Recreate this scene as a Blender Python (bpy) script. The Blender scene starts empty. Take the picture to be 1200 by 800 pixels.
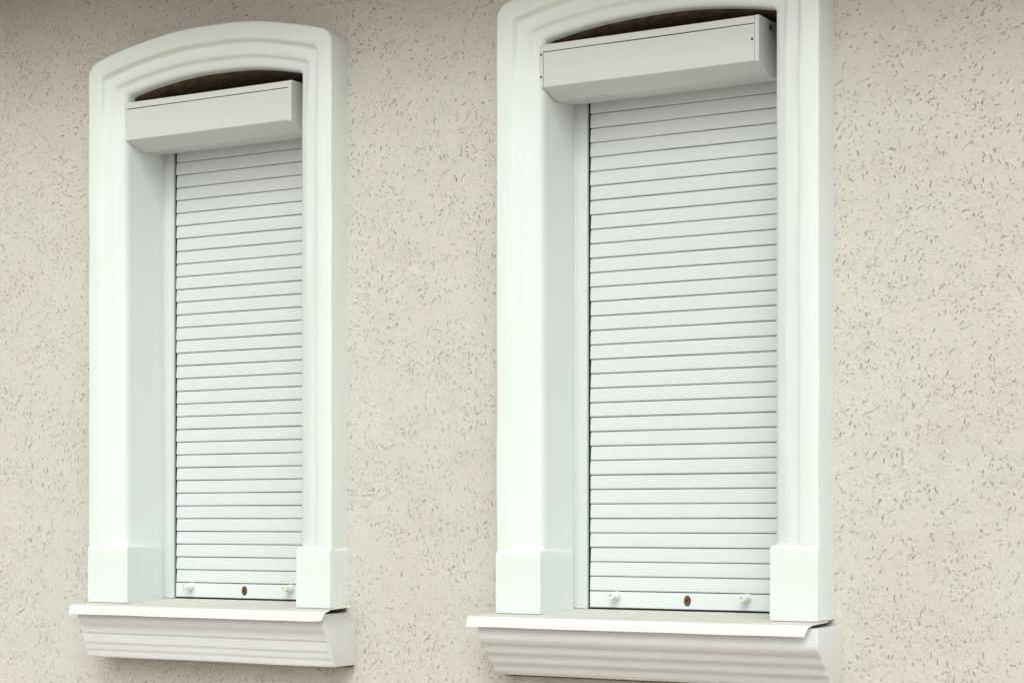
import bpy, bmesh, math, random
from mathutils import Vector, noise
random.seed(4)
R = math.radians
scene = bpy.context.scene
col = scene.collection
EYE = 1.60            # eye height above the pavement; the z values below are given relative to the eye
T = 0.088             # relief of the window surrounds
# ------------------------------------------------------------------ node helpers
class NT:
    def __init__(s, name):
        s.m = bpy.data.materials.new(name); s.m.use_nodes = True
        s.t = s.m.node_tree; s.t.nodes.clear()
        s.out = s.t.nodes.new('ShaderNodeOutputMaterial')
        s.b = s.t.nodes.new('ShaderNodeBsdfPrincipled')
        s.t.links.new(s.b.outputs[0], s.out.inputs[0])
    def n(s, typ, **kw):
        nd = s.t.nodes.new(typ)
        for k, v in kw.items(): setattr(nd, k, v)
        return nd
    def put(s, sock, v):
        if isinstance(v, bpy.types.NodeSocket): s.t.links.new(v, sock)
        elif v is not None: sock.default_value = v
    def math(s, op, a, b=None, c=None, clamp=False):
        nd = s.n('ShaderNodeMath', operation=op); nd.use_clamp = clamp
        s.put(nd.inputs[0], a); s.put(nd.inputs[1], b)
        if c is not None: s.put(nd.inputs[2], c)
        return nd.outputs[0]
    def vmath(s, op, a, b=None, scale=None):
        nd = s.n('ShaderNodeVectorMath', operation=op)
        s.put(nd.inputs[0], a)
        if b is not None: s.put(nd.inputs[1], b)
        if scale is not None: s.put(nd.inputs['Scale'], scale)
        return nd.outputs['Value'] if op in ('LENGTH', 'DOT_PRODUCT') else nd.outputs[0]
    def sep(s, v):
        nd = s.n('ShaderNodeSeparateXYZ'); s.put(nd.inputs[0], v); return nd.outputs
    def comb(s, x, y, z=0.0):
        nd = s.n('ShaderNodeCombineXYZ'); s.put(nd.inputs[0], x); s.put(nd.inputs[1], y); s.put(nd.inputs[2], z); return nd.outputs[0]
    def noise(s, v, scale, detail=2.0, rough=0.5, dims='3D'):
        nd = s.n('ShaderNodeTexNoise'); nd.noise_dimensions = dims
        s.put(nd.inputs['Vector'], v); nd.inputs['Scale'].default_value = scale
        nd.inputs['Detail'].default_value = detail; nd.inputs['Roughness'].default_value = rough
        return nd.outputs
    def ramp(s, v, a, b, lo=0.0, hi=1.0, smooth=True):
        nd = s.n('ShaderNodeMapRange'); nd.interpolation_type = 'SMOOTHSTEP' if smooth else 'LINEAR'
        s.put(nd.inputs[0], v); s.put(nd.inputs[1], a); s.put(nd.inputs[2], b); s.put(nd.inputs[3], lo); s.put(nd.inputs[4], hi)
        return nd.outputs[0]
    def mix(s, f, a, b, blend='MIX'):
        nd = s.n('ShaderNodeMix', data_type='RGBA', blend_type=blend)
        s.put(nd.inputs[0], f)
        s.put(nd.inputs[6], a if isinstance(a, bpy.types.NodeSocket) else (*a, 1))
        s.put(nd.inputs[7], b if isinstance(b, bpy.types.NodeSocket) else (*b, 1))
        return nd.outputs[2]
    def bump(s, h, strength, dist, normal=None):
        nd = s.n('ShaderNodeBump'); nd.inputs['Strength'].default_value = strength; nd.inputs['Distance'].default_value = dist
        s.put(nd.inputs['Height'], h)
        if normal is not None: s.put(nd.inputs['Normal'], normal)
        return nd.outputs[0]

def pos(t): return t.n('ShaderNodeNewGeometry').outputs['Position']

def mat_stucco():
    t = NT('stucco')
    P = pos(t); x, y, z = t.sep(P)
    u0 = t.comb(t.math('ADD', x, t.math('MULTIPLY', y, 0.73)), z)
    # gentle wander so that scratches curl
    wn = t.noise(u0, 22.0, 2.0)['Color']
    warp = t.vmath('SCALE', t.vmath('SUBTRACT', wn, (0.5, 0.5, 0.5)), scale=0.044)
    wn2 = t.noise(u0, 3.0, 1.0)['Color']
    uv = t.vmath('ADD', u0, warp)
    flow = t.noise(u0, 2.6, 1.0)['Fac']
    total = None; rim = None
    layers = [  # cells per metre, half length (m), half width (m), spread of angle, keep, offset, depth
        (28.0, 0.0072, 0.00052, 1.6, 0.34, 3.1, 0.75),
        (15.0, 0.0190, 0.00045, 1.0, 0.12, 7.7, 0.60),
        (42.0, 0.0040, 0.00058, 1.8, 0.46, 11.3, 0.90),
        (47.0, 0.0032, 0.00060, 1.8, 0.40, 31.7, 0.85),
        (68.0, 0.0013, 0.00065, 3.1, 0.48, 17.9, 0.85),
        (38.0, 0.0005, 0.00105, 3.1, 0.14, 23.1, 1.2),
    ]
    for i, (sc, L, w, spread, keep, off, depth) in enumerate(layers):
        q = t.vmath('ADD', uv, (off, off * 1.7, 0.0))
        qs = t.vmath('SCALE', q, scale=sc)
        v = t.n('ShaderNodeTexVoronoi'); v.voronoi_dimensions = '2D'; v.feature = 'F1'
        t.put(v.inputs['Vector'], qs); v.inputs['Scale'].default_value = 1.0; v.inputs['Randomness'].default_value = 0.85
        d = t.vmath('SCALE', t.vmath('SUBTRACT', qs, v.outputs['Position']), scale=1.0 / sc)
        cr, cg, cb = t.sep(v.outputs['Color'])
        ang = t.math('ADD', t.math('MULTIPLY', t.math('SUBTRACT', cr, 0.5), spread), t.math('MULTIPLY', t.math('SUBTRACT', flow, 0.42), 5.0))
        ca, sa = t.math('COSINE', ang), t.math('SINE', ang)
        dx, dy, _ = t.sep(d)
        a = t.math('ADD', t.math('MULTIPLY', dx, ca), t.math('MULTIPLY', dy, sa))
        b = t.math('SUBTRACT', t.math('MULTIPLY', dy, ca), t.math('MULTIPLY', dx, sa))
        ln = t.math('MULTIPLY', t.math('ADD', t.math('MULTIPLY', cg, 0.9), 0.25), L)
        e = t.math('MAXIMUM', t.math('SUBTRACT', t.math('ABSOLUTE', a), ln), 0.0)
        dist = t.math('SQRT', t.math('ADD', t.math('MULTIPLY', e, e), t.math('MULTIPLY', b, b)))
        ww = t.math('MULTIPLY', t.math('ADD', t.math('MULTIPLY', cb, 0.9), 0.55), w)
        m = t.ramp(dist, t.math('MULTIPLY', ww, 1.9), t.math('MULTIPLY', ww, 0.2))
        clus = t.noise(t.vmath('ADD', u0, (off * 2, 5.0, 0)), 5.0 + i, 2.0)['Fac']
        gate = t.ramp(t.math('ADD', cb, t.math('MULTIPLY', t.math('SUBTRACT', clus, 0.5), 3.4)), 1.02 - keep, 1.12 - keep)
        amp = t.math('ADD', t.math('MULTIPLY', t.math('MULTIPLY', cr, cr), 0.85 * depth), 0.16 * depth)
        m = t.math('MULTIPLY', t.math('MULTIPLY', m, gate), amp)
        hm = t.math('MULTIPLY', t.math('MULTIPLY', t.ramp(dist, t.math('MULTIPLY', ww, 3.8), t.math('MULTIPLY', ww, 1.6)), gate), amp)
        rim = hm if rim is None else t.math('MAXIMUM', rim, hm)
        total = m if total is None else t.math('MAXIMUM', total, m)
    big = t.noise(P, 1.1, 3.0)['Fac']; mid = t.noise(P, 9.0, 4.0, 0.6)['Fac']; fine = t.noise(P, 420.0, 3.0, 0.65)['Fac']
    grit = t.noise(P, 150.0, 2.0, 0.6)['Fac']
    base = t.mix(t.ramp(big, 0.3, 0.7), (0.606, 0.578, 0.535), (0.642, 0.618, 0.580))
    base = t.mix(t.ramp(mid, 0.35, 0.7, 0, 0.35), base, (0.62, 0.602, 0.568))
    base = t.mix(t.ramp(t.noise(t.vmath('ADD', P, (7.0, 1.0, 2.0)), 2.3, 3.0, 0.6)['Fac'], 0.48, 0.66, 0, 0.6), base, (0.628, 0.606, 0.590))
    base = t.mix(t.ramp(grit, 0.62, 0.80, 0, 0.22), base, (0.36, 0.33, 0.27))
    pit_shade = t.math('MULTIPLY', total, 0.36)
    base = t.mix(pit_shade, base, (0.26, 0.21, 0.16))      # scratches painted darker, in place of the shade in their depth
    BASE = base
    t.b.inputs['Roughness'].default_value = 0.92
    t.b.inputs['Specular IOR Level'].default_value = 0.2
    wv = t.noise(t.vmath('ADD', uv, (4.0, 9.0, 0.0)), 95.0, 2.0, 0.55)['Fac']
    worm = t.math('SUBTRACT', 1.0, t.ramp(t.math('ABSOLUTE', t.math('SUBTRACT', wv, 0.5)), 0.012, 0.050))   # thin meandering scratches
    patch = t.ramp(t.noise(u0, 6.5, 3.0, 0.6)['Fac'], 0.36, 0.72)
    worm = t.math('MULTIPLY', worm, t.math('ADD', t.math('MULTIPLY', patch, 0.55), 0.45))
    n1 = t.bump(t.math("SUBTRACT", 1.0, worm), 0.75, 0.00085, t.bump(mid, 0.35, 0.010))
    n2 = t.bump(t.math('ADD', t.math('MULTIPLY', fine, 0.25), grit), 0.6, 0.0026, n1)
    n3 = t.bump(t.math('SUBTRACT', t.math('MULTIPLY', rim, 0.35), total), 1.0, 0.0043, n2)
    t.put(t.b.inputs['Base Color'], t.mix(t.math('MULTIPLY', worm, 0.035), BASE, (0.30, 0.26, 0.21)))
    t.put(t.b.inputs['Normal'], n3)
    return t.m

def mat_paint(name, c, rough=0.55, bumpd=0.0012, scale=22.0, stain=0.10, fine=0.15):
    t = NT(name); P = pos(t)
    a = t.noise(P, 3.5, 4.0, 0.6)['Fac']
    cc = t.mix(t.ramp(a, 0.42, 0.75, 0, stain), c, tuple(k * f for k, f in zip(c, (0.86, 0.83, 0.77))))
    sp = t.noise(P, 95.0, 2.0)['Fac']
    cc = t.mix(t.ramp(sp, 0.70, 0.78, 0, stain * 1.5), cc, tuple(k * 0.6 for k in c))
    t.put(t.b.inputs['Base Color'], cc)
    t.put(t.b.inputs['Roughness'], t.ramp(t.noise(P, 14.0, 3.0)['Fac'], 0.3, 0.7, rough - 0.06, rough + 0.08))
    t.b.inputs['Specular IOR Level'].default_value = 0.35
    n = t.bump(t.noise(P, scale, 3.0, 0.55)['Fac'], 0.5, bumpd)
    n = t.bump(t.noise(P, 240.0, 2.0, 0.6)['Fac'], fine, 0.0008, n)
    t.put(t.b.inputs['Normal'], n)
    return t.m

def mat_metal(name, c, rough=0.35, dirt=0.1, streak=True):
    t = NT(name); P = pos(t); x, y, z = t.sep(P)
    sv = t.comb(t.math('MULTIPLY', x, 1.0), t.math('MULTIPLY', y, 1.0), t.math('MULTIPLY', z, 14.0))
    a = t.noise(sv, 2.2, 3.0, 0.6)['Fac']
    cc = t.mix(t.ramp(a, 0.35, 0.75, 0, dirt), c, tuple(k * f for k, f in zip(c, (0.84, 0.80, 0.74))))
    b = t.noise(P, 60.0, 2.0)['Fac']
    cc = t.mix(t.ramp(b, 0.68, 0.8, 0, dirt * 2), cc, tuple(k * 0.55 for k in c))
    t.put(t.b.inputs['Base Color'], cc)
    t.put(t.b.inputs['Roughness'], t.ramp(a, 0.3, 0.7, rough - 0.05, rough + 0.1))
    t.b.inputs['Specular IOR Level'].default_value = 0.45
    t.put(t.b.inputs['Normal'], t.bump(t.noise(P, 7.0, 2.0)['Fac'], 0.25, 0.0015))
    return t.m

def mat_plain(name, c, rough=0.7, metallic=0.0, nscale=30.0, amt=0.25, bumpd=0.001):
    t = NT(name); P = pos(t); a = t.noise(P, nscale, 4.0, 0.6)['Fac']
    t.put(t.b.inputs['Base Color'], t.mix(t.ramp(a, 0.3, 0.75), c, tuple(k * (1 - amt) for k in c)))
    t.b.inputs['Roughness'].default_value = rough; t.b.inputs['Metallic'].default_value = metallic
    t.put(t.b.inputs['Normal'], t.bump(a, 0.5, bumpd))
    return t.m

M = {
    'stucco': mat_stucco(),
    'paint': mat_paint('white_masonry_paint', (0.752, 0.802, 0.795), stain=0.08),
    'cornice': mat_paint('sill_paint', (0.740, 0.752, 0.770), stain=0.14),
    'gap_shade': mat_plain('gap_shade_plaster', (0.20, 0.135, 0.090), 0.95, nscale=40, amt=0.6, bumpd=0.006),  # dark brown puts the shade of the gap above the box into the colour
    'slat': mat_metal('white_enamel', (0.655, 0.695, 0.712), 0.36, 0.07),
    'box': mat_metal('box_enamel', (0.645, 0.665, 0.652), 0.42, 0.10),
    'sheet': mat_metal('sill_sheet_metal', (0.77, 0.81, 0.76), 0.42, 0.10),
    'dusty': mat_metal('dusty_sheet_metal', (0.62, 0.60, 0.555), 0.7, 0.25),
    'dark': mat_plain('black_rubber', (0.012, 0.011, 0.010), 0.85),
    'brass': mat_plain('bronze', (0.30, 0.16, 0.08), 0.38, 0.7, 90, 0.4),
    'plastic': mat_plain('white_plastic', (0.82, 0.83, 0.79), 0.4, amt=0.08),
    'screw': mat_plain('dark_screw', (0.08, 0.07, 0.06), 0.5, 0.6),
    'grout': mat_plain('dirty_joint', (0.20, 0.16, 0.12), 0.95, nscale=50, amt=0.7),
    'wood': mat_plain('brown_timber', (0.17, 0.105, 0.065), 0.8, nscale=12, amt=0.5),
    'pave': mat_plain('pavement', (0.52, 0.455, 0.40), 0.9, nscale=3, amt=0.25),
}
# ------------------------------------------------------------------ mesh helpers
def link(name, bm, mat, parent=None, smooth=False, loc=None, angle=35):
    me = bpy.data.meshes.new(name)
    bmesh.ops.recalc_face_normals(bm, faces=bm.faces)
    if smooth:
        for f in bm.faces: f.smooth = True
        for e in bm.edges:
            if len(e.link_faces) == 2 and e.calc_face_angle(0) > R(angle): e.smooth = False
    bm.to_mesh(me); bm.free()
    o = bpy.data.objects.new(name, me); col.objects.link(o)
    for m in (mat if isinstance(mat, (list, tuple)) else [mat]): me.materials.append(m)
    if parent: o.parent = parent
    if loc: o.location = loc
    return o

def thing(name, loc, label, cat, group=None):
    o = bpy.data.objects.new(name, None); o.empty_display_size = 0.1; col.objects.link(o)
    o.location = loc; o['label'] = label; o['category'] = cat; o['kind'] = 'thing'
    if group: o['group'] = group
    return o

def box(bm, x0, x1, y0, y1, z0, z1, bev=0.0, seg=2):
    r = bmesh.ops.create_cube(bm, size=1.0)
    vs = r['verts']
    for v in vs:
        v.co = Vector((x0 if v.co.x < 0 else x1, y0 if v.co.y < 0 else y1, z0 if v.co.z < 0 else z1))
    if bev:
        es = list({e for v in vs for e in v.link_edges})
        bmesh.ops.bevel(bm, geom=es, offset=bev, segments=seg, affect='EDGES', profile=0.5)

def extrude_x(bm, prof, x0, x1, n=1, cap=True, wob=0.0, closed=True, seed=0.0):
    """prof: closed (y, z) polygon, run along X."""
    rings = []
    for i in range(n + 1):
        x = x0 + (x1 - x0) * i / n
        ring = []
        for j, (y, z) in enumerate(prof):
            d = noise.noise(Vector((x * 4 + seed, y * 9, z * 9))) * wob
            e = noise.noise(Vector((x * 3 + 31 + seed, 2, 5))) * wob
            ring.append(bm.verts.new((x, y + d, z + e)))
        rings.append(ring)
    m = len(prof)
    for a, b in zip(rings, rings[1:]):
        for j in range(m if closed else m - 1):
            bm.faces.new((a[j], a[(j + 1) % m], b[(j + 1) % m], b[j]))
    if cap and closed:
        bm.faces.new(rings[0][::-1]); bm.faces.new(rings[-1])

def catmull(pts, k=4):
    out = []
    for i in range(len(pts) - 1):
        p0 = pts[max(i - 1, 0)]; p1 = pts[i]; p2 = pts[i + 1]; p3 = pts[min(i + 2, len(pts) - 1)]
        for s in range(k):
            t = s / k
            out.append(tuple(0.5 * ((2 * b) + (c - a) * t + (2 * a - 5 * b + 4 * c - d) * t * t + (-a + 3 * b - 3 * c + d) * t ** 3)
                             for a, b, c, d in zip(p0, p1, p2, p3)))
    out.append(pts[-1]); return out

# ------------------------------------------------------------------ surround (arched frame of plaster with stepped profile)
W = 0.988
def outline(w, z_bot, rise, apex, rf, nj=44, nf=7, na=56):
    """points of the surround at inset w from its outer edge, from bottom left round to bottom right."""
    half = W / 2
    Ro = (half * half + rise * rise) / (2 * rise); zc = apex - Ro
    r = Ro - w; h = half - w
    pts = []
    # corner fillet between the upright (x=-h) and the arc: circle of radius rf tangent to both (arc seen from inside)
    cx = -h + rf; rr = r - rf
    cz = zc + math.sqrt(max(rr * rr - cx * cx, 0))
    a_end = math.atan2(cz - zc, cx)          # direction from the arc centre through the fillet centre
    for i in range(nj): pts.append((-h, z_bot + (cz - z_bot) * i / nj))
    for i in range(nf):
        a = math.pi + (a_end - math.pi) * i / nf
        pts.append((cx + rf * math.cos(a), cz + rf * math.sin(a)))
    for i in range(na + 1):
        a = a_end + (math.pi - 2 * a_end) * i / na
        pts.append((r * math.cos(a), zc + r * math.sin(a)))
    mir = [(-x, z) for x, z in pts[:nj + nf]][::-1]
    pts += mir
    return [(x + half, z) for x, z in pts]

def smooth_y(w):
    pts = [(0, 0), (0.040, 0.0), (0.060, 0.004), (0.085, 0.009), (0.105, 0.015), (0.122, 0.023), (0.132, 0.031), (0.1365, 0.040), (0.14, 0.048)]
    for (a, p), (b, q) in zip(pts, pts[1:]):
        if w <= b: return -T + p + (q - p) * (w - a) / (b - a)
    return -T + 0.048

def surround(parent, c):
    prof = [  # inset, y (negative is towards the street), fillet radius
        (0.000, 0.020, .050), (0.000, -0.030, .050), (0.000, -T + 0.009, .050), (0.0010, -T + 0.0035, .049), (0.0035, -T + 0.0008, .047), (0.008, -T, .044),
        (0.030, -T, .034), (0.048, -T + 0.0003, .028), (0.0530, -T + 0.0018, .024), (0.0560, -T + 0.0060, .022), (0.0585, -T + 0.0120, .021), (0.0615, -T + 0.0170, .020), (0.0665, -T + 0.0195, .020),
        (0.073, -T + 0.0190, .020), (0.082, -T + 0.0178, .019), (0.092, -T + 0.0178, .018), (0.0985, -T + 0.0192, .018), (0.1020, -T + 0.0225, .018), (0.1055, -T + 0.0275, .018), (0.1100, -T + 0.0308, .018),
        (0.117, -T + 0.0318, .018), (0.126, -T + 0.0330, .017), (0.1325, -T + 0.0360, .016), (0.1365, -T + 0.0410, .016), (0.138, -T + 0.048, .016),
        (0.138, -T + 0.060, .016), (0.1385, -0.018, .016)]
    bm = bmesh.new(); rings = []
    n = None
    for w, y, rf in prof:
        w2 = w * c['inner_scale'] 
        ring = []
        for (x, z) in outline(w2, -0.262, c['rise'], c['apex'], rf):
            k = Vector((x * 5 + c['seed'], z * 4, 0))
            dn = noise.noise(k) * 0.0022 + noise.noise(k * 4) * 0.0007
            dd = noise.noise(k * 1.3 + Vector((9, 3, w * 30))) * 0.0022
            up = max(0.0, min(1.0, (1.40 - z - 0.3 * w) / 0.14))          # 1 on the uprights, 0 in the arch
            ys_ = smooth_y(w)
            yy = y + (ys_ - y) * 0.84 * up if 0.03 < w < 0.137 else y
            side = c['dw'] if x > W / 2 else 0.0
            if y > -0.04 and x > W / 2 and w < 0.01: side += c['flare']
            edge = max(0, min(1, (0.06 - (y + T)) / 0.06)) if y < 0 else 0
            sgn = 1 if x > W / 2 else -1
            ring.append(bm.verts.new((x + side + sgn * dn * edge, yy + (dd if y < -0.02 else 0), z + (dn if z > 1.2 else 0))))
        rings.append(ring)
    for a, b in zip(rings, rings[1:]):
        for j in range(len(a) - 1): bm.faces.new((a[j], a[j + 1], b[j + 1], b[j]))
    o = link('surround', bm, M['paint'], parent, smooth=True, angle=50)
    # reveal: painted sides and the underside of the arch, coloured dark as shade, back to the shutter
    inner = outline(0.1385 * c['inner_scale'], -0.262, c['rise'], c['apex'], .016)
    bm = bmesh.new(); bm2 = bmesh.new()
    sides = [i for i in range(len(inner))]
    ys = [-0.020, 0.03, 0.08, 0.128, 0.17, 0.24]
    def strip(b_, idx):
        rr = [[b_.verts.new((inner[i][0] + (0.0 if inner[i][0] < .5 else 0) + (0.002 * math.sin(y * 14) * (1 if inner[i][0] < .5 else -1)), y, inner[i][1])) for i in idx] for y in ys]
        for a, b in zip(rr, rr[1:]):
            for j in range(len(idx) - 1): b_.faces.new((a[j], a[j + 1], b[j + 1], b[j]))
    nj = 44
    strip(bm, list(range(0, nj - 1))); strip(bm, list(range(len(inner) - nj + 1, len(inner))))
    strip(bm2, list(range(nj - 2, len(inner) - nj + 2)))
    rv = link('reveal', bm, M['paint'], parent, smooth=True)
    sf = link('soffit', bm2, M['gap_shade'], parent, smooth=True)
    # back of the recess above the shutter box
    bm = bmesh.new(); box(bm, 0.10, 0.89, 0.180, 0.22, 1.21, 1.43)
    link('lintel', bm, M['gap_shade'], parent)
    bm = bmesh.new(); box(bm, 0.10, 0.89, 0.235, 0.262, -0.30, 1.21)
    link('sash', bm, M['dark'], parent)
    return o

def plinth(parent, c, side):
    # block at the foot of a jamb: slightly wider, chamfered shoulder on top
    zt = c['ptop'][0 if side < 0 else 1]
    if side < 0: xo, xi, xib = 0.0012, c['pin'][0], 0.1385 + 0.004
    else: xo, xi, xib = W + c['dw'] - 0.0004, c['pin'][1], 0.8495 - 0.004
    bm = bmesh.new()
    yf = -T - 0.0045; yb = 0.112
    s = -1 if side < 0 else 1
    def ring(z, g, gy):
        # plan outline at height z, pulled in by g ; front by gy
        a = xo - s * g; b = xi + s * g * 0.6; cbk = xib + s * g * 0.2
        q = 0.0025
        return [bm.verts.new(p) for p in ((a, 0.015, z), (a, yf + gy + q, z), (a - s * q, yf + gy, z), (b + s * q, yf + gy, z), (b, yf + gy + q, z), (b + (cbk - b) * .5, (yf + yb) / 2, z), (cbk, yb, z))]
    zs = [(-0.2655, 0.001, 0.0015), (-0.262, 0.0, 0.0)]
    n = 8
    zs += [(-0.262 + (zt - 0.004 + 0.262) * i / n, noise.noise(Vector((i * .5, c['seed'], side))) * 0.0012, noise.noise(Vector((i * .6, 7 + c['seed'], side))) * 0.0012) for i in range(1, n + 1)]
    zs += [(zt, 0.0005, 0.0005), (zt + 0.003, 0.003, 0.0035), (zt + 0.008, 0.007, 0.009), (zt + 0.009, 0.016, 0.030)]
    rs = [ring(*q) for q in zs]
    for a, b in zip(rs, rs[1:]):
        for j in range(len(a) - 1): bm.faces.new((a[j], a[j + 1], b[j + 1], b[j]))
        bm.faces.new((a[-1], a[0], b[0], b[-1]))
    bm.faces.new(rs[0]); bm.faces.new(rs[-1])
    link('plinth_block', bm, M['paint'], parent, smooth=True, angle=38)
    # cracked dirty joint where the block stands on the sheet
    bm = bmesh.new()
    xa, xb = (xo + 0.004, xi - 0.004) if side < 0 else (xi + 0.004, xo - 0.004)
    box(bm, xa, xb, yf + 0.004, 0.10, -0.2725, -0.2657)
    link('joint', bm, M['grout'], parent)

def sill(parent, c):
    # sheet-metal sill: slopes to the street, drip lip
    x0, x1 = c['sheet']
    t_ = 0.0016
    top = [(0.130, -0.2575), (0.05, -0.2615), (-0.05, -0.2655), (-0.12, -0.2685), (-0.160, -0.2705), (-0.170, -0.2722), (-0.1765, -0.2755), (-0.1795, -0.281), (-0.1815, -0.2905), (-0.184, -0.3005)]
    bot = []
    for i, (y, z) in enumerate(top):
        a = top[max(i - 1, 0)]; b = top[min(i + 1, len(top) - 1)]
        dy, dz = b[0] - a[0], b[1] - a[1]; l = math.hypot(dy, dz)
        bot.append((y - dz / l * -t_ , z - abs(dy) / l * t_))
    bm = bmesh.new(); n = 60
    def shape(u):
        X = x0 + (x1 - x0) * u
        return X
    rt, rb = [], []
    for i in range(n + 1):
        u = i / n; X = shape(u)
        lift = c['lift'] * max(0, (u - 0.93) / 0.07) ** 2
        wv = 0.0009 * noise.noise(Vector((X * 6 + c['seed'], 0, 0)))
        ra, rb_ = [], []
        for k, ((y, z), (yb, zb)) in enumerate(zip(top, bot)):
            lipf = max(0, (k - 5) / 4)
            xx = X
            if i == n: xx = X - 0.013 * lipf * c['slant']
            if i == 0: xx = X + 0.002 * lipf
            if i == n - 1: xx = X - 0.004 * lipf * c['slant']
            inside = y > 0.0
            if inside: xx = min(max(xx, 0.1385 + .002), 0.8475)
            zz = lift * (1 if y > -0.17 else .6) + wv * (1 if k > 3 else 0.3)
            ra.append(bm.verts.new((xx, y + wv * lipf, z + zz))); rb_.append(bm.verts.new((xx, yb + wv * lipf, zb + zz)))
        rt.append(ra); rb.append(rb_)
    for i in range(n):
        for k in range(len(top) - 1):
            f = bm.faces.new((rt[i][k], rt[i][k + 1], rt[i + 1][k + 1], rt[i + 1][k])); f.material_index = 1 if k < 5 else 0
            bm.faces.new((rb[i][k], rb[i + 1][k], rb[i + 1][k + 1], rb[i][k + 1]))
        k = len(top) - 1
        bm.faces.new((rt[i][k], rb[i][k], rb[i + 1][k], rt[i + 1][k]))
    for i in (0, n):
        for k in range(len(top) - 1):
            bm.faces.new((rt[i][k], rb[i][k], rb[i][k + 1], rt[i][k + 1]))
    link('sill_sheet', bm, [M['sheet'], M['dusty']], parent, smooth=True, angle=45)
    # moulded plaster sill below
    cx0, cx1 = c['cornice']
    key = c['prof']
    prof = catmull(key, 4)
    prof = [(0.02, key[0][1])] + prof + [(0.02, key[-1][1])]
    bm = bmesh.new()
    n = 70; rings = []
    for i in range(n + 1):
        # ends are slightly rounded
        e = [0.0, 0.0014, 0.0045]
        if i < 3: X = cx0 + e[i]; g = (0.0045, 0.0013, 0)[i]
        elif i > n - 3: X = cx1 - e[n - i]; g = (0.0045, 0.0013, 0)[n - i]
        else: X = cx0 + 0.006 + (cx1 - cx0 - 0.012) * (i - 3) / (n - 6); g = 0
        dist = min(X - cx0, cx1 - X)
        soft = max(0.0, 1 - dist / 0.022) ** 1.5            # paint and filler blur the grooves near the ends
        ring = []
        for j, (y, z) in enumerate(prof):
            # smooth hull line for the end blur
            tt = (z - key[0][1]) / (key[-1][1] - key[0][1])
            if 1 < j < len(prof) - 3:
                hull = c['hull'](tt); yy = y + (hull - y) * soft * 0.75 if y > hull else y
            else: yy = y
            if 1 < j < len(prof) - 2: yy += (c['mid'](tt) - yy) * 0.38      # coats of paint have softened the ribs
            q = Vector((X * 4 + c['seed'], z * 8, 0))
            yy += (noise.noise(q) * 0.0020 + noise.noise(q * 5) * .0005) if y < 0.0 else 0
            yy = yy + g if y < 0 else yy
            zz = z + noise.noise(Vector((X * 3, c['seed'], 0))) * 0.0018
            ring.append(bm.verts.new((X, yy, zz + (g if j > len(prof) - 4 else 0))))
        rings.append(ring)
    m = len(prof)
    for a, b in zip(rings, rings[1:]):
        for j in range(m): bm.faces.new((a[j], a[(j + 1) % m], b[(j + 1) % m], b[j]))
    bm.faces.new(rings[0][::-1]); bm.faces.new(rings[-1])
    link('sill_moulding', bm, M['cornice'], parent, smooth=True, angle=40)
    # rough dark joint under the moulded sill
    bm = bmesh.new(); box(bm, cx0 + 0.012, cx1 - 0.01, -0.030, 0.02, key[-1][1] - 0.006, key[-1][1] + 0.004)
    link('joint', bm, M['grout'], parent)

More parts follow.
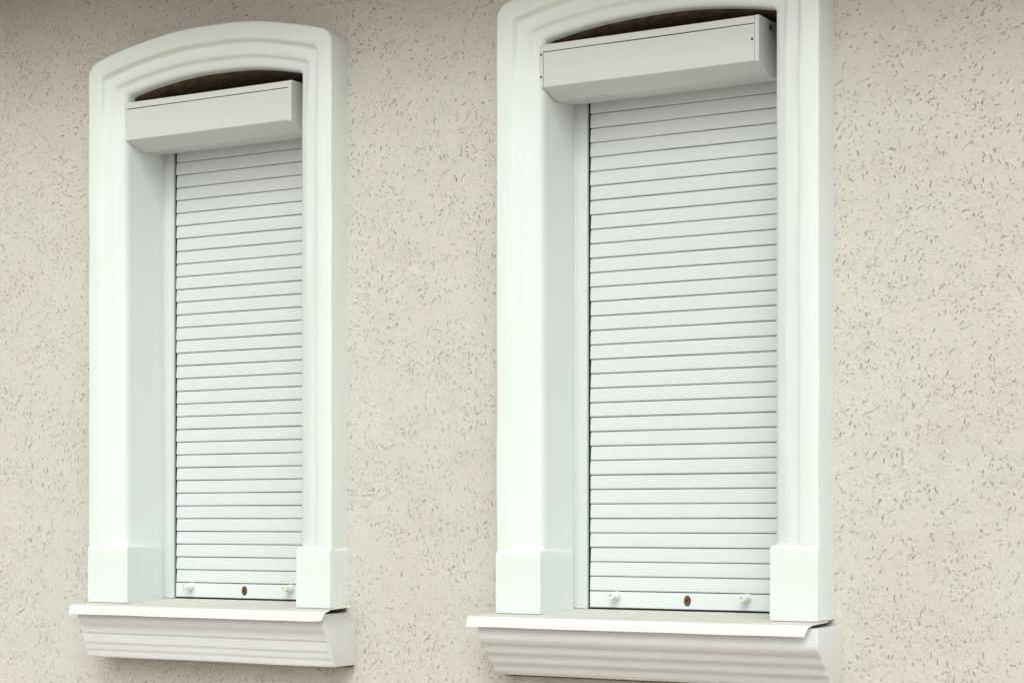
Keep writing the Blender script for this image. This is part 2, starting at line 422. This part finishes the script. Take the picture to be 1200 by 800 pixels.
# ------------------------------------------------------------------ roller shutter
YC = 0.127     # crest of the curtain
def shutter(parent, c):
    xl, xr = 0.1385, 0.8495
    rw = 0.045
    # guide rails
    for s in (-1, 1):
        bm = bmesh.new()
        if s < 0: a, b = xl + 0.002, xl + rw
        else: a, b = xr - rw, xr - 0.002
        box(bm, a, b, YC - 0.006, YC + 0.020, -0.2565, 1.212, 0.0015)
        # raised lip along the edge beside the reveal
        if s < 0: box(bm, a + 0.0005, a + 0.006, YC - 0.0085, YC - 0.005, -0.2555, 1.211, 0.0008)
        else: box(bm, b - 0.006, b - 0.0005, YC - 0.0085, YC - 0.005, -0.2555, 1.211, 0.0008)
        rail = link('guide_rail', bm, M['slat'], parent, smooth=True)
        bm = bmesh.new()
        if s < 0: box(bm, b + 0.0002, b + 0.0090, YC + 0.004, YC + 0.018, -0.254, 1.21)
        else: box(bm, a - 0.0090, a - 0.0002, YC + 0.004, YC + 0.018, -0.254, 1.21)
        link('brush_seal', bm, M['dark'], rail)
    # curtain of slats : one closed profile with a groove at every joint
    z_top, z1, p = 1.235, 1.182, 0.0420
    bm = bmesh.new()
    xs0, xs1 = xl + rw + 0.0078, xr - rw - 0.0078
    joints = [z1 - p * k for k in range(34)]          # lowest one = top of the bottom bar
    c_z = [z_top] + joints
    rnd = random.Random(c['seed'])
    for k in range(len(joints)):
        zt, zb = c_z[k], c_z[k + 1]
        zt -= 0.0009 if k else 0; zb += 0.0006
        h = zt - zb; pr = []
        off = rnd.uniform(-0.0006, 0.0006)
        for u in (0, .02, .045, .075, .13, .25, .38, .5, .62, .75, .87, .925, .955, .98, 1):
            # rounded slat, fuller in its upper part, curling in at both joints
            e = min(u, 1 - u) * h                      # distance from the nearer joint
            curl = 1 - min(1.0, e / 0.0022)
            pr.append((YC + 0.0036 * (1 - u) ** 1.6 + 0.0012 * max(0, u - .8) + (0.0030 if u > .5 else 0.002) * curl ** 2 + off, zt - h * u))
        pr += [(YC + 0.012, zb), (YC + 0.012, zt)]
        dx = rnd.uniform(-0.0012, 0.0012)
        extrude_x(bm, pr, xs0 + dx, xs1 + dx, n=10, wob=0.0005, seed=k * 0.37 + c['seed'])
    link('shutter_curtain', bm, M['slat'], parent, smooth=True, angle=50)
    bm = bmesh.new(); box(bm, xs0 - 0.002, xs1 + 0.002, YC + 0.0125, YC + 0.015, -0.25, 1.23)
    link('curtain_core', bm, M['dark'], parent)
    # bottom bar
    zb0 = joints[-1] - 0.0016; zb1 = -0.2520
    bm = bmesh.new()
    pr = [(YC + 0.003, zb0), (YC + 0.0005, zb0 - 0.0015), (YC - 0.0005, zb0 - 0.004), (YC - 0.0005, zb1 + 0.004), (YC - 0.001, zb1 + 0.0015), (YC + 0.001, zb1), (YC + 0.013, zb1), (YC + 0.013, zb0)]
    extrude_x(bm, pr, xs0 - 0.001, xs1 + 0.001, n=4)
    bar = link('bottom_bar', bm, M['slat'], parent, smooth=True, angle=30)
    bm = bmesh.new(); box(bm, xs0, xs1, YC + 0.002, YC + 0.012, -0.2595, zb1 + 0.001)
    link('rubber_strip', bm, M['dark'], bar)
    # stoppers
    for sx in c['stops']:
        bm = bmesh.new()
        def lathe(prof, segs=20, cx=sx, cz=-0.2165):
            rings = [[bm.verts.new((cx + r * math.cos(2 * math.pi * i / segs), y, cz + r * math.sin(2 * math.pi * i / segs))) for i in range(segs)] for r, y in prof]
            for a, b in zip(rings, rings[1:]):
                for i in range(segs): bm.faces.new((a[i], a[(i + 1) % segs], b[(i + 1) % segs], b[i]))
            bm.faces.new(rings[0][::-1]); bm.faces.new(rings[-1])
        lathe([(0.0128, YC + 0.002), (0.0130, YC - 0.003), (0.0122, YC - 0.010), (0.0110, YC - 0.016), (0.0104, YC - 0.036), (0.0096, YC - 0.040), (0.0080, YC - 0.0415), (0.0055, YC - 0.0415), (0.0052, YC - 0.034)])
        st = link('stopper', bm, M['plastic'], bar, smooth=True, angle=40)
    # oval lock : rim, face, keyhole
    lx, lz = c['lock'], -0.2275
    def oval(rx, rz, y0, y1, bm_, n=28, cx=lx, cz=lz):
        f = [bm_.verts.new((cx + rx * math.cos(2 * math.pi * i / n), y0, cz + rz * math.sin(2 * math.pi * i / n))) for i in range(n)]
        b = [bm_.verts.new((v.co.x, y1, v.co.z)) for v in f]
        for i in range(n): bm_.faces.new((f[i], f[(i + 1) % n], b[(i + 1) % n], b[i]))
        bm_.faces.new(f); bm_.faces.new(b[::-1])
    bm = bmesh.new(); oval(0.0105, 0.0148, YC - 0.0022, YC + 0.003, bm); link('lock_rim', bm, M['dark'], bar)
    bm = bmesh.new(); oval(0.0078, 0.0118, YC - 0.0036, YC + 0.002, bm); link('lock', bm, M['brass'], bar)
    bm = bmesh.new(); oval(0.0023, 0.0026, YC - 0.0042, YC, bm, 14, lx, lz + 0.0030)
    box(bm, lx - 0.0026, lx + 0.0020, YC - 0.0041, YC, lz - 0.0050, lz + 0.0022); link('keyhole', bm, M['dark'], bar)
    # shutter box with sloping underside
    bx0, bx1 = c['box']
    yf = -0.056
    zt, zs, zb = 1.353, 1.332, 1.231
    cap = 0.013; sm = 1.0 if c['screws'] else 0.0
    bm = bmesh.new()
    prof = [(yf, zs - 0.0012), (yf, zb + 0.002), (yf + 0.0016, zb), (yf + 0.063, 1.2045), (yf + 0.067, 1.2040), (YC - 0.010, 1.2100), (YC - 0.008, 1.215), (YC + 0.04, 1.23), (YC + 0.04, zs - 0.0012)]
    extrude_x(bm, prof, bx0 + cap + 0.0010 * sm, bx1 - cap - 0.0010 * sm, n=20, wob=0.0008, seed=c['seed'])
    bxo = link('shutter_box', bm, M['box'], parent, smooth=True, angle=25)
    # top cover strip, lapping over the front
    bm = bmesh.new()
    prof = [(yf - 0.0018, zs + 0.0012), (yf - 0.0018, zt - 0.002), (yf, zt), (YC + 0.042, zt), (YC + 0.042, zt - 0.002), (yf + 0.001, zt - 0.004), (yf + 0.001, zs + 0.0012)]
    extrude_x(bm, prof, bx0 + cap, bx1 - cap, n=20, wob=0.0008, seed=c['seed'] + 3)
    link('top_cover', bm, M['box'], bxo, smooth=True, angle=25)
    bm = bmesh.new(); box(bm, bx0 + 0.003, bx1 - 0.003, yf + 0.0035, yf + 0.006, zs - 0.008, zs + 0.008)
    link('seam', bm, M['dark'], bxo)
    for s in (0, 1):
        a, b = (bx0, bx0 + cap - 0.0006 * sm) if s == 0 else (bx1 - cap + 0.0006 * sm, bx1)
        bm = bmesh.new()
        d = 0.0012 if sm else 0.0003
        prof = [(yf - d, zb + 0.001), (yf + 0.001, zb - 0.0022), (yf + 0.063, 1.2020), (yf + 0.068, 1.2014), (YC - 0.010, 1.2070), (YC - 0.008, 1.213), (YC + 0.041, 1.228), (YC + 0.041, zt + 0.0005), (yf - d + 0.001, zt + 0.0005), (yf - d, zt - 0.001)]
        extrude_x(bm, prof, a, b)
        ec = link('end_cap', bm, M['box'], bxo)
        # screws in the cap and on the front
    scr = []
    if c['screws']:
        scr = [(bx0 + 0.0065, 1.325), (bx0 + 0.0065, 1.262), (bx1 - cap - 0.007, 1.2905)]
    for (sx, sz) in scr:
        bm = bmesh.new(); oval(0.0030, 0.0030, yf - 0.0028, yf + 0.002, bm, 12, sx, sz)
        link('screw', bm, M['screw'], bxo)
    if c['screws']:
        bm = bmesh.new()
        n = 14; f = [bm.verts.new((bx1 + 0.0035, yf + 0.070 + 0.006 * math.cos(2 * math.pi * i / n), 1.333 + 0.007 * math.sin(2 * math.pi * i / n))) for i in range(n)]
        b = [bm.verts.new((bx1 - 0.002, v.co.y, v.co.z)) for v in f]
        for i in range(n): bm.faces.new((f[i], f[(i + 1) % n], b[(i + 1) % n], b[i]))
        bm.faces.new(f); link('screw', bm, M['screw'], bxo)

# ------------------------------------------------------------------ the two windows
base_prof = [(-0.160, -0.280), (-0.1615, -0.325), (-0.1600, -0.338), (-0.1520, -0.348), (-0.1400, -0.3535), (-0.1345, -0.3575), (-0.1330, -0.364), (-0.1300, -0.3745), (-0.1180, -0.382),
             (-0.1120, -0.386), (-0.1085, -0.392), (-0.1050, -0.404), (-0.0930, -0.411), (-0.0860, -0.4145), (-0.0820, -0.420), (-0.0780, -0.432), (-0.0660, -0.440), (-0.0560, -0.4425)]
flat_prof = [(-0.160, -0.280), (-0.1610, -0.306), (-0.1600, -0.318), (-0.1530, -0.330), (-0.1440, -0.338), (-0.1385, -0.347), (-0.1365, -0.357), (-0.1350, -0.361), (-0.1300, -0.3635), (-0.1290, -0.367),
             (-0.1290, -0.385), (-0.1270, -0.392), (-0.1190, -0.3965), (-0.1150, -0.400), (-0.1120, -0.410), (-0.1080, -0.4155), (-0.1010, -0.419), (-0.0985, -0.424), (-0.0965, -0.434), (-0.0900, -0.4405)]
def hull_r(t): return -0.164 if t < 0.3 else -0.164 + (t - 0.3) / 0.7 * 0.10
def hull_l(t): return -0.162 if t < 0.25 else -0.162 + (t - 0.25) / 0.75 * 0.046
def mid_r(t): return -0.160 if t < 0.3 else -0.160 + (t - 0.3) / 0.7 * 0.102
def mid_l(t): return -0.160 if t < 0.25 else -0.160 + (t - 0.25) / 0.75 * 0.046
flat_prof = [(y if y < -0.13 else -0.13 + (y + 0.13) * 0.45, z) for y, z in flat_prof]
cfgs = [
    dict(dw=-0.007, flare=-0.003, x=-4.660, seed=2.0, rise=0.076, apex=1.556, inner_scale=1.0, ptop=(-0.090, -0.088), pin=(0.172, 0.852), sheet=(0.006, 1.034), lift=0.006, slant=1.2,
         cornice=(0.022, 1.010), prof=flat_prof, hull=hull_l, mid=mid_l, stops=(0.258, 0.668), lock=0.478, box=(0.127, 0.808), screws=False,
         wl='cream plaster window surround with its whole arch in view, thin and farther along the wall', sl='smaller roller shutter with no screws showing in its box, under the fully visible arch'),
    dict(dw=0.006, flare=0.007, x=-4.660 + 1.5666, seed=11.0, rise=0.068, apex=1.5415, inner_scale=1.0, ptop=(-0.093, -0.074), pin=(0.150, 0.856), sheet=(-0.040, 1.008), lift=0.0, slant=1.0,
         cornice=(-0.015, 1.024), prof=base_prof, hull=hull_r, mid=mid_r, stops=(0.280, 0.692), lock=0.506, box=(0.127, 0.810), screws=True,
         wl='large plaster window surround whose arch is cut off at the top of the photo', sl='large white roller shutter with dark screws in the front and end of its box'),
]
for c in cfgs:
    w = thing('arched_window', (c['x'], 0, EYE), c['wl'], 'window', 'arched windows in the stucco wall')
    surround(w, c); plinth(w, c, -1); plinth(w, c, 1); sill(w, c)
    s = thing('roller_shutter', (c['x'], 0, EYE), c['sl'], 'shutter', 'closed white roller shutters')
    shutter(s, c)

# ------------------------------------------------------------------ wall with the two openings
bm = bmesh.new()
X0, X1, Z0, Z1 = -13.0, 2.5, 0.0, EYE + 2.3
ops = [(c['x'] + 0.07, c['x'] + W - 0.07) for c in cfgs]
zo0, zo1 = EYE - 0.275, EYE + 1.425
xs = [X0, ops[0][0], ops[0][1], ops[1][0], ops[1][1], X1]; zs = [Z0, zo0, zo1, Z1]
th = 0.42
V = {}
def gv(i, j, k):
    if (i, j, k) not in V: V[(i, j, k)] = bm.verts.new((xs[i], k * th, zs[j] if j < 3 else EYE + 1.90 - math.tan(R(3.0)) * (xs[i] + 5.2)))
    return V[(i, j, k)]
solid = lambda i, j: 0 <= i < 5 and 0 <= j < 3 and not (j == 1 and i in (1, 3))
for i in range(5):
    for j in range(3):
        if not solid(i, j): continue
        for k in (0, 1): bm.faces.new((gv(i, j, k), gv(i + 1, j, k), gv(i + 1, j + 1, k), gv(i, j + 1, k)))
        if not solid(i - 1, j): bm.faces.new((gv(i, j, 0), gv(i, j + 1, 0), gv(i, j + 1, 1), gv(i, j, 1)))
        if not solid(i + 1, j): bm.faces.new((gv(i + 1, j, 0), gv(i + 1, j + 1, 0), gv(i + 1, j + 1, 1), gv(i + 1, j, 1)))
        if not solid(i, j - 1): bm.faces.new((gv(i, j, 0), gv(i + 1, j, 0), gv(i + 1, j, 1), gv(i, j, 1)))
        if not solid(i, j + 1): bm.faces.new((gv(i, j + 1, 0), gv(i + 1, j + 1, 0), gv(i + 1, j + 1, 1), gv(i, j + 1, 1)))
wall = link('house_wall', bm, M['stucco'])
wall['label'] = 'beige stucco house wall with short scratch marks, round both shuttered windows'
wall['category'] = 'wall'; wall['kind'] = 'thing'
# eave added out of view above the windows to shade the wall top
EZ, EP = 1.86, 0.42
ev = thing('added_eave', (0, 0, EYE + EZ), 'added unseen brown timber eave running above the two windows', 'shade_eave')
slope = math.radians(-3.0)     # the eave is tilted to shade more towards the right
ev.location = (-5.2, 0, EYE + EZ); ev.rotation_euler = (0, -slope, 0)
bm = bmesh.new(); box(bm, -8.0, 9.0, -EP, -0.003, 0.0, 0.03); link('eave_shade_board', bm, M['wood'], ev)
bm = bmesh.new(); box(bm, -8.0, 9.0, -EP - 0.03, -EP - 0.002, -0.02, 0.16, 0.003); link('eave_shade_edge', bm, M['wood'], ev)

# ground
bm = bmesh.new()
g = [bm.verts.new(p) for p in ((-300, -300, 0), (300, -300, 0), (300, 300, 0), (-300, 300, 0))]; bm.faces.new(g)
gr = link('pavement', bm, M['pave'], loc=(0, 0, -0.004)); gr['kind'] = 'structure'

# ------------------------------------------------------------------ light
SUN_EL, SUN_AZ = 46.0, 24.0   # azimuth: degrees from the wall's normal, negative = from the left
wd = bpy.data.worlds.new('World'); scene.world = wd; wd.use_nodes = True
nt = wd.node_tree; bg = nt.nodes['Background']
sky = nt.nodes.new('ShaderNodeTexSky'); sky.sky_type = 'NISHITA'; sky.sun_disc = False
sky.sun_elevation = R(SUN_EL); sky.air_density = 1.0; sky.dust_density = 4.0; sky.ozone_density = 1.0
hsv = nt.nodes.new('ShaderNodeHueSaturation'); hsv.inputs['Saturation'].default_value = 0.12
mx = nt.nodes.new('ShaderNodeMix'); mx.data_type = 'RGBA'; mx.blend_type = 'MULTIPLY'; mx.inputs[0].default_value = 1.0
mx.inputs[7].default_value = (1.0, 0.955, 0.92, 1)
nt.links.new(sky.outputs[0], hsv.inputs['Color']); nt.links.new(hsv.outputs[0], mx.inputs[6]); nt.links.new(mx.outputs[2], bg.inputs['Color'])
bg.inputs['Strength'].default_value = 0.15
# direction towards the sun
d = Vector((math.sin(R(SUN_AZ)) * math.cos(R(SUN_EL)), -math.cos(R(SUN_AZ)) * math.cos(R(SUN_EL)), math.sin(R(SUN_EL))))
sky.sun_rotation = math.atan2(d.x, d.y)
sl = bpy.data.lights.new('sun', 'SUN'); sl.energy = 0.6; sl.angle = R(50); sl.color = (0.55, 1.0, 0.84)
so = bpy.data.objects.new('sun', sl); col.objects.link(so); so.rotation_euler = d.to_track_quat('Z', 'Y').to_euler(); so.location = (0, -6, 8)

# ------------------------------------------------------------------ camera
cam = bpy.data.cameras.new('camera'); co = bpy.data.objects.new('camera', cam); col.objects.link(co)
cam.lens = 72; cam.sensor_width = 36; cam.shift_y = (609.4 - 400) / 1200
co.location = (0, -5 - T, EYE); co.rotation_euler = (R(90), 0, R(31.288))
cam.clip_end = 1000; scene.camera = co
vs = scene.view_settings
vs.view_transform = 'Standard'; vs.look = 'None'; vs.gamma = 1; vs.use_curve_mapping = False; vs.exposure = 0.24
